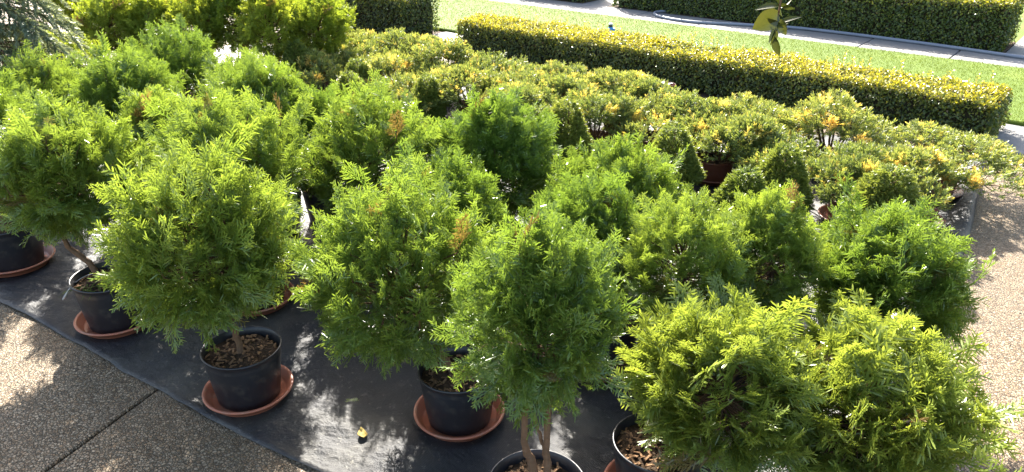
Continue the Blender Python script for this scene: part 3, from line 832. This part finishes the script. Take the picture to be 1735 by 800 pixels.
# ------------------------------------------------------------------ hedges
def hedge(name, label, u0, u1, n0, n1, H, dens, seed, top_yellow=1.0, shoots=60, base=.03, lsize=1.0):
    r = np.random.default_rng(seed)
    t = thing(name, label, 'hedge', tuple(UN((u0 + u1) / 2, (n0 + n1) / 2, .004)))
    L, D = u1 - u0, n1 - n0
    nz = Noise(seed, .9, 4); nz2 = Noise(seed + 1, 3.5, 2)
    # inner twig mass
    core = MB(); gx = int(L / .12) + 2; ins = .055
    xs = np.linspace(-L / 2 + ins, L / 2 - ins, gx)
    prof = [(-D / 2 + ins + .02, .0), (-D / 2 + ins, H * .5), (-D / 2 + ins + .012, H - ins - .02), (-D / 2 + ins + .04, H - ins), (D / 2 - ins - .04, H - ins), (D / 2 - ins, H * .5), (D / 2 - ins - .02, 0)]
    V = np.array([[(x, q[0], q[1]) for q in prof] for x in xs])
    V += (nz2(V) * .012)[..., None] * np.array([0, 1, .6])
    k = len(prof); ii = np.arange(gx * k).reshape(gx, k)
    core.add(V.reshape(-1, 3), np.stack([ii[:-1, :-1], ii[1:, :-1], ii[1:, 1:], ii[:-1, 1:]], -1).reshape(-1, 4))
    core.n -= gx * k; core.f += [ii[:1, :] + core.n, ii[-1:, ::-1] + core.n]; core.m += [0, 0]; core.n += gx * k
    rotm = math.atan2(U[1], U[0])
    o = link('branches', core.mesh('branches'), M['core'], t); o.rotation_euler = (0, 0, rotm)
    # leaves over front, back, ends and top
    faces = [(L * H, 'f'), (L * H, 'b'), (D * H, 'l'), (D * H, 'r'), (L * D, 't')]
    mb = MB()
    for area, w in faces:
        n = int(area * dens * (1.25 if w == 't' else .35 if w == 'b' else 1)); a = r.uniform(-.5, .5, n); b = r.uniform(0, 1, n)
        z = base + b * (H - base)
        if w == 'f': p = np.c_[a * L, np.full(n, -D / 2), z]; nn = (0, -1, 0)
        if w == 'b': p = np.c_[a * L, np.full(n, D / 2), z]; nn = (0, 1, 0)
        if w == 'l': p = np.c_[np.full(n, -L / 2), a * D, z]; nn = (-1, 0, 0)
        if w == 'r': p = np.c_[np.full(n, L / 2), a * D, z]; nn = (1, 0, 0)
        if w == 't': p = np.c_[a * L, (b - .5) * D, np.full(n, H)]; nn = (0, 0, 1)
        nn = np.array(nn, float); dep = r.uniform(0, 1, n) ** 1.4 * .06
        # round the shoulders off
        e = np.minimum(.5 * L - np.abs(p[:, 0]), .5 * D - np.abs(p[:, 1])) if w == 't' else H - p[:, 2]
        rnd = np.clip(1 - e / .07, 0, 1) ** 2 * .035
        p = p - nn * (dep + rnd - nz(p) * .016 - nz2(p) * .010)[:, None]
        out = norm(nn + r.normal(0, .55, (n, 3)) + np.array([0, 0, .35]))
        ax = norm(np.cross(out, rand_dirs(n, r)) + nn * .35 + np.array([0, 0, .25 if w == 't' else -.15]))
        R = frames(ax, out)
        hi = np.clip((p[:, 2] - (H - .09)) / .09, 0, 1)
        tint = np.clip(r.normal(.42, .3, n), 0, 1)
        young = np.clip(r.normal(.02, .2, n) + hi * r.uniform(.2, 1.05, n) * top_yellow - dep * 6, 0, 1)
        tv, tf, tc = LEAF
        N_, K = n, len(tv)
        vv = np.einsum('nij,kj->nki', R, tv) * (r.uniform(.7, 1.35, n) * lsize)[:, None, None] + p[:, None]
        ff = tf[None] + (np.arange(n) * K)[:, None, None]
        col = np.zeros((n, K, 3)); col[..., 0] = tint[:, None]; col[..., 1] = young[:, None] * (.75 + .25 * tc[None]); col[..., 2] = ((r.uniform(0, 1, n) < .015) * .8)[:, None]
        mb.add(vv.reshape(-1, 3), ff.reshape(-1, 3), col.reshape(-1, 3))
    # young shoots standing above the clipped top
    st = MB()
    for i in range(shoots):
        x, y = r.uniform(-.49, .49) * L, r.uniform(-.45, .48) * D; h = r.uniform(.03, .11) * (1.3 if r.uniform() < .2 else 1)
        pts = np.array([(x, y, H - .03), (x + r.normal(0, .01), y + r.normal(0, .01), H + h * .5), (x + r.normal(0, .02), y + r.normal(0, .02), H + h)])
        tube(st, pts, [.002, .0016, .001], 4, cap=False)
        m = 5 + int(h * 60)
        tq = np.linspace(.15, 1, m); pp = pts[0] + (pts[2] - pts[0]) * tq[:, None]
        th = np.arange(m) * 2.4 + r.uniform(0, 6)
        ax = norm(np.c_[np.cos(th), np.sin(th), np.full(m, .7)]); R = frames(ax, np.tile([0, 0, 1.], (m, 1)) + r.normal(0, .3, (m, 3)))
        tv, tf, tc = LEAF
        vv = np.einsum('nij,kj->nki', R, tv) * (r.uniform(.7, 1.1, m) * lsize)[:, None, None] + pp[:, None]
        ff = tf[None] + (np.arange(m) * len(tv))[:, None, None]
        col = np.zeros((m, len(tv), 3)); col[..., 0] = .8; col[..., 1] = r.uniform(.7, 1) * top_yellow
        mb.add(vv.reshape(-1, 3), ff.reshape(-1, 3), col.reshape(-1, 3))
    o = link('foliage', mb.mesh('foliage'), M['hedge'], t); o.rotation_euler = (0, 0, rotm)
    if shoots:
        o = link('shoots', st.mesh('shoots'), M['twig'], t); o.rotation_euler = (0, 0, rotm); o['kind'] = 'stuff'
    return t


hedge('clipped_hedge', 'long low boxy hedge with bright yellow top, between the pots and the lawn', -6.46, -.73, 6.92, 7.56, .36, 5600, 51, shoots=150)
hedge('clipped_hedge', 'taller dark hedge behind the golden cypresses, across the slab gap from the long hedge', -10.6, -7.42, 6.95, 7.6, .54, 4600, 52, shoots=30, lsize=1.1)
hedge('clipped_hedge', 'green boxy hedge on the far side of the footpath beside the grey hose', uC0, uC1 - .03, 10.88, 11.65, .58, 3600, 53, .8, shoots=50, lsize=1.25)
hedge('clipped_hedge', 'far hedge past the sunlit concrete gap in the footpath', uD1 - 6, uD1 - .03, 10.88, 11.65, .58, 1800, 54, .8, shoots=20, lsize=1.3)

# ------------------------------------------------------------------ hose on the footpath
hp = [px(1735 + 60, 112), px(1735, 104), px(1600, 84), px(1450, 64), px(1340, 51), px(1240, 46), px(1180, 43), px(1140, 38), px(1113, 32), px(1107, 27), px(1113, 24.5), px(1135, 23.2), px(1165, 25), px(1200, 30)]
hp = np.array([(q.x, q.y, .02 + .021) for q in hp])
k = len(hp); tt = np.linspace(0, k - 1, 140)
hp = np.stack([np.interp(tt, np.arange(k), hp[:, c]) for c in range(3)], -1)
for _ in range(14): hp[1:-1] = hp[1:-1] * .5 + (hp[:-2] + hp[2:]) * .25
mb = MB(); tube(mb, hp, .021, 10)
tag(link('garden_hose', mb.mesh('hose', True), M['hose']), 'thick grey hose looped back along the footpath', 'hose')

# ------------------------------------------------------------------ sprinkler on the lawn
q = px(1034, 57, LZ)
t = thing('lawn_sprinkler', 'small blue sprinkler head with white cap on the lawn', 'sprinkler', (q.x, q.y, LZ))
mb = MB(); lathe(mb, [(.001, -.02), (.02, -.02), (.022, .0), (.034, .01), (.034, .06), (.028, .085), (.001, .086)], 18); box(mb, (.01, -.016, .04), (.06, .016, .07)); link('body', mb.mesh('body'), M['blue'], t)
mb = MB(); lathe(mb, [(.001, .085), (.026, .085), (.028, .09), (.028, .118), (.001, .119)], 18); link('collar', mb.mesh('collar'), M['darkplastic'], t)
mb = MB(); lathe(mb, [(.001, .118), (.026, .118), (.024, .132), (.012, .138), (.001, .138)], 18); link('cap', mb.mesh('cap'), M['white'], t)

# ------------------------------------------------------------------ small things among the pots
# white plant tag bent over the rim of the weedy pot
b0 = np.array(px(162, 463, .26)); b1 = np.array(px(128, 478, .24)); b2_ = np.array(px(108, 508, .16))
tt = np.linspace(0, 1, 12)[:, None]; cv = b0 * (1 - tt) ** 2 + 2 * tt * (1 - tt) * (b1 + np.array([0, 0, .03])) + b2_ * tt ** 2
sd = norm(np.cross(np.gradient(cv, axis=0), np.array([0, .5, 1.]))) * .008
V = np.concatenate([cv - sd, cv + sd]); k = 12
mb = MB(); mb.add(V, [(i, i + 1, k + i + 1, k + i) for i in range(k - 1)])
o = link('plant_tag', mb.mesh('tag', True), M['white']); o.modifiers.new('thickness', 'SOLIDIFY').thickness = .0012
tag(o, 'white plastic plant tag bent over the rim of the weedy black pot', 'plant tag')

# weeds growing in the bent-stem pot
wb = MB(); r = np.random.default_rng(9)
for i in range(26):
    c0 = np.array([-1.93 + r.normal(0, .045), 3.12 + r.normal(0, .03), .238]); th = r.uniform(0, 2 * PI); L = r.uniform(.05, .14)
    o_ = np.array([math.cos(th), math.sin(th), 0]); q = np.linspace(0, 1, 6)
    pts = c0 + o_ * (L * q)[:, None] * .9 + np.array([0, 0, 1.]) * (L * (.8 * q - .85 * q ** 2))[:, None]
    s = np.array([-o_[1], o_[0], 0]) * .0035 * (1 - q ** 2 * .9)[:, None]
    wb.add(np.concatenate([pts - s, pts + s]), [(j, j + 1, 7 + j, 6 + j) for j in range(5)], np.array([.6, .4, 0]))
o = link('weed', wb.mesh('weed'), M['grass']); tag(o, 'tuft of grassy weeds growing in the bent-stem cypress pot', 'weed')


def flat_leaf(name, loc, rz, L, w, m, label, cat, tilt=.15):
    n = 7; q = np.linspace(0, 1, n); hw = w * np.sin(np.pi * q ** .8) * .5
    v = []
    for a, h in zip(q, hw): v += [(-h, a * L - L / 2, .006 * math.cos(a * 5) + .35 * h), (0, a * L - L / 2, .004 * math.cos(a * 4)), (h, a * L - L / 2, .006 * math.cos(a * 6) + .3 * h)]
    f = [(3 * i + j, 3 * i + j + 1, 3 * i + j + 4, 3 * i + j + 3) for i in range(n - 1) for j in range(2)]
    mb = MB(); mb.add(v, f); o = link(name, mb.mesh(name, True), M[m], None, loc); o.rotation_euler = (tilt, .1, rz)
    o.modifiers.new('thickness', 'SOLIDIFY').thickness = .0008
    return tag(o, label, cat)


q = px(614, 737, SZ); flat_leaf('fallen_leaf', (q.x, q.y, SZ + .008), .4, .06, .038, 'yellowleaf', 'curled yellow fallen leaf lying alone on the black sheet', 'leaf')

# lost cypress sprays on the sheet
for k, (x, y, lab) in enumerate(((610, 688, 'loose cypress sprig lying on the sheet above the yellow leaf'), (705, 700, 'loose cypress sprig beside a terracotta saucer'))):
    q = px(x, y, SZ); mb = MB(); tv, tf, tc = SPRAYS[k]
    tv = tv.copy(); tv[:, 2] = np.abs(tv[:, 2]) * .3 + .004
    mb.add(tv * .55, tf, np.c_[np.full(len(tv), .5), tc, np.zeros(len(tv))])
    o = link('loose_sprig', mb.mesh('sprig'), M['thuja'], None, (q.x, q.y, SZ)); o.rotation_euler = (0, 0, 1.2 - 2.5 * k); tag(o, lab, 'sprig')

# empty brown pot lying at the hedge foot with a white label on it
q = px(1128, 164, 0)
t = thing('nursery_pot', 'empty brown pot with a white rim label at the foot of the long hedge', 'pot', (q.x, q.y, .004))
pm = POT_SM.copy(); pm.materials.clear(); pm.materials.append(M['brownpot']); link('pot', pm, None, t).scale = (.85, .85, .9)
mb = MB(); box(mb, (-.07, -.012, .122), (.06, .004, .128)); o = link('label', mb.mesh('label'), M['white'], t); o.rotation_euler = (0, .06, .5)

# purple flowers leaning in at the edge of the paving
q = px(-14, 765, 0)
t = thing('lavender_plant', 'purple flower sprig at the edge of the pebbled paving', 'flower', (q.x, q.y, 0))
r = np.random.default_rng(4); mb = MB(); fb = MB()
for i in range(9):
    e = np.array([r.normal(0.0, .035), r.normal(0, .03), r.uniform(.07, .13)]); tube(mb, [(0, 0, 0), e * .55 + np.array([0, 0, .02]), e], [.002, .0015, .001], 4, cap=False)
    for k in range(12):
        pp = e + np.array([0, 0, -.03 + .0035 * k]); a = norm(r.normal(size=(1, 3)) + np.array([[0, 0, .4]]))
        tv, tf, tc = LEAF; fb.add((frames(a, rand_dirs(1, r))[0] @ (tv * .45).T).T + pp, tf)
link('stems', mb.mesh('stems'), M['grass'], t); link('petals', fb.mesh('petals'), M['purple'], t)

# ------------------------------------------------------------------ broad-leaved tree beside the viewer: one hanging twig reaches into the view
TX, TY = 2.55, .75
tree = thing('garden_tree', 'broad-leaved tree whose hanging twig tip dangles into view before the far hedge', 'tree', (TX, TY, 0))
tip = np.array(px(1312, 62, 1.62)); 
L0 = lambda p: np.asarray(p, float) - np.array([TX, TY, 0])
mb = MB()
tube(mb, [(0, 0, -.02), (.03, .02, .8), (-.02, .05, 1.7), (.02, .08, 2.6), (0, .1, 3.4)], [.07, .058, .05, .04, .02], 10); 
link('trunk', mb.mesh('trunk', True), M['bark'], tree)
mb = MB(); lv = MB(); r = np.random.default_rng(12)
tw_top = tip + np.array([.03, .02, .62])
tube(mb, [(-.02, .05, 1.9), L0((TX - .7, TY + .25, 2.45)), L0(tw_top) + np.array([.35, -.25, .10]), L0(tw_top)], [.03, .02, .010, .006], 7)
twig = np.array([tw_top, tw_top * .6 + tip * .4 + np.array([.015, .01, .02]), tip * .85 + tw_top * .15, tip])
tube(mb, twig - np.array([TX, TY, 0]), [.005, .004, .003, .0016], 6)
for (a, b, z) in ((.6, .5, 2.9), (-.5, .6, 3.3), (.3, -.7, 3.0), (-.6, -.4, 3.2), (0, .3, 3.9), (.8, -.1, 3.4)):
    tube(mb, [(0, .08, z - .8), (a * .5, b * .5, z - .2), (a, b, z)], [.02, .014, .005], 6)
link('branches', mb.mesh('branches', True), M['bark'], tree)


def broad(pos, d, nrm, L, w, cup=.3):
    n = 8; q = np.linspace(0, 1, n); hw = w * .5 * np.sin(np.pi * np.clip(q, .0, 1) ** .85) ** .8; hw[0] = .001; hw[-1] = .0005
    v = []
    for a, h in zip(q, hw): v += [(-h, a * L, cup * h), (-h * .5, a * L, cup * h * .3), (0, a * L, 0), (h * .5, a * L, cup * h * .3), (h, a * L, cup * h)]
    v = np.array(v); v[:, 2] -= .25 * (v[:, 1] ** 2) / L
    f = np.array([(5 * i + j, 5 * i + j + 1, 5 * i + j + 6, 5 * i + j + 5) for i in range(n - 1) for j in range(4)])
    return (frames(np.array([d], float), np.array([nrm], float))[0] @ v.T).T + pos, f


def put(t, d, nrm, L, w, tint=.5, cup=.3):
    p = twig[0] * (1 - t) + tip * t
    v, f = broad(p - np.array([TX, TY, 0]), d, nrm, L, w, cup); lv.add(v, f, np.array([tint, .3 * r.uniform(), 0]))


put(.90, (-.45, -.1, -.35), (.2, -1, .1), .072, .056, .9, .25)
put(.97, (-.1, -.3, -1), (.7, -1, .1), .040, .024, .1)
put(1.0, (.25, -.2, -1), (-.8, -.9, .1), .052, .022, .2)
put(.95, (.55, -.1, .30), (-.1, -.6, 1), .060, .016, .6)
put(.88, (-.8, -.1, .05), (.1, -.5, 1), .06, .022, .4)
put(.93, (.3, -.4, -.6), (-.5, -1, .2), .045, .026, .8)
put(.84, (.6, .1, .1), (0, -.8, .6), .05, .03, .8); put(.82, (-.4, -.3, .2), (.1, -.9, .3), .05, .03, .7)
for i in range(9): put(r.uniform(.84, .99), norm(r.normal(size=3) * np.array([1, 1, .8])), r.normal(size=3), r.uniform(.022, .045), r.uniform(.010, .02), r.uniform(0, .6))
for i in range(10): put(r.uniform(.0, .75), norm(r.normal(size=3) + np.array([0, 0, -.4])), r.normal(size=3), .06, .036, r.uniform())
for i in range(900):
    a = rand_dirs(1, r)[0]; c = np.array([0, .1, 3.55]) + a * np.array([.95, .85, .7]) * r.uniform(.3, 1) ** .5
    v, f = broad(c, norm(a + np.array([0, 0, -.5]) + r.normal(0, .4, 3)), r.normal(size=3), .065, .04); lv.add(v, f, np.array([r.uniform(), .3 * r.uniform(), 0]))
link('crown', lv.mesh('crown', True), M['broad'], tree)

# street tree past the end of the far hedge, just out of the frame, shading the end of the lawn
st = thing('street_tree', 'leafy tree standing past the end of the far hedge', 'tree', (8.6, 11.7, -.05))
mb = MB(); tube(mb, [(0, 0, 0), (.05, 0, 1.2), (0, .05, 2.4), (-.1, 0, 3.2)], [.13, .11, .09, .05], 10)
link('trunk', mb.mesh('trunk', True), M['bark'], st)
mb = MB(); r = np.random.default_rng(21); br = MB()
blobs = [(np.array([r.uniform(-2.2, 1.8), r.uniform(-1.6, 1.6), r.uniform(2.6, 4.4)]), r.uniform(.4, .75)) for _ in range(26)]
for c, rad in blobs:
    tube(br, [(0, 0, 2.0), c * np.array([.45, .45, .9]), c], [.035, .02, .006], 5, cap=False)
    n = 330; dd = rand_dirs(n, r); pos = c + dd * (rad * r.uniform(.2, 1, n) ** .5)[:, None]
    tv, tf, tc = LEAF
    instances(mb, tv * 2.6, tf, tc * .4, frames(norm(dd + r.normal(0, .5, (n, 3))), rand_dirs(n, r)), pos, r.uniform(.7, 1.3, n), np.c_[r.uniform(0, 1, n), np.zeros(n)])
link('crown', mb.mesh('crown'), M['hedge'], st); link('branches', br.mesh('branches', True), M['bark'], st)
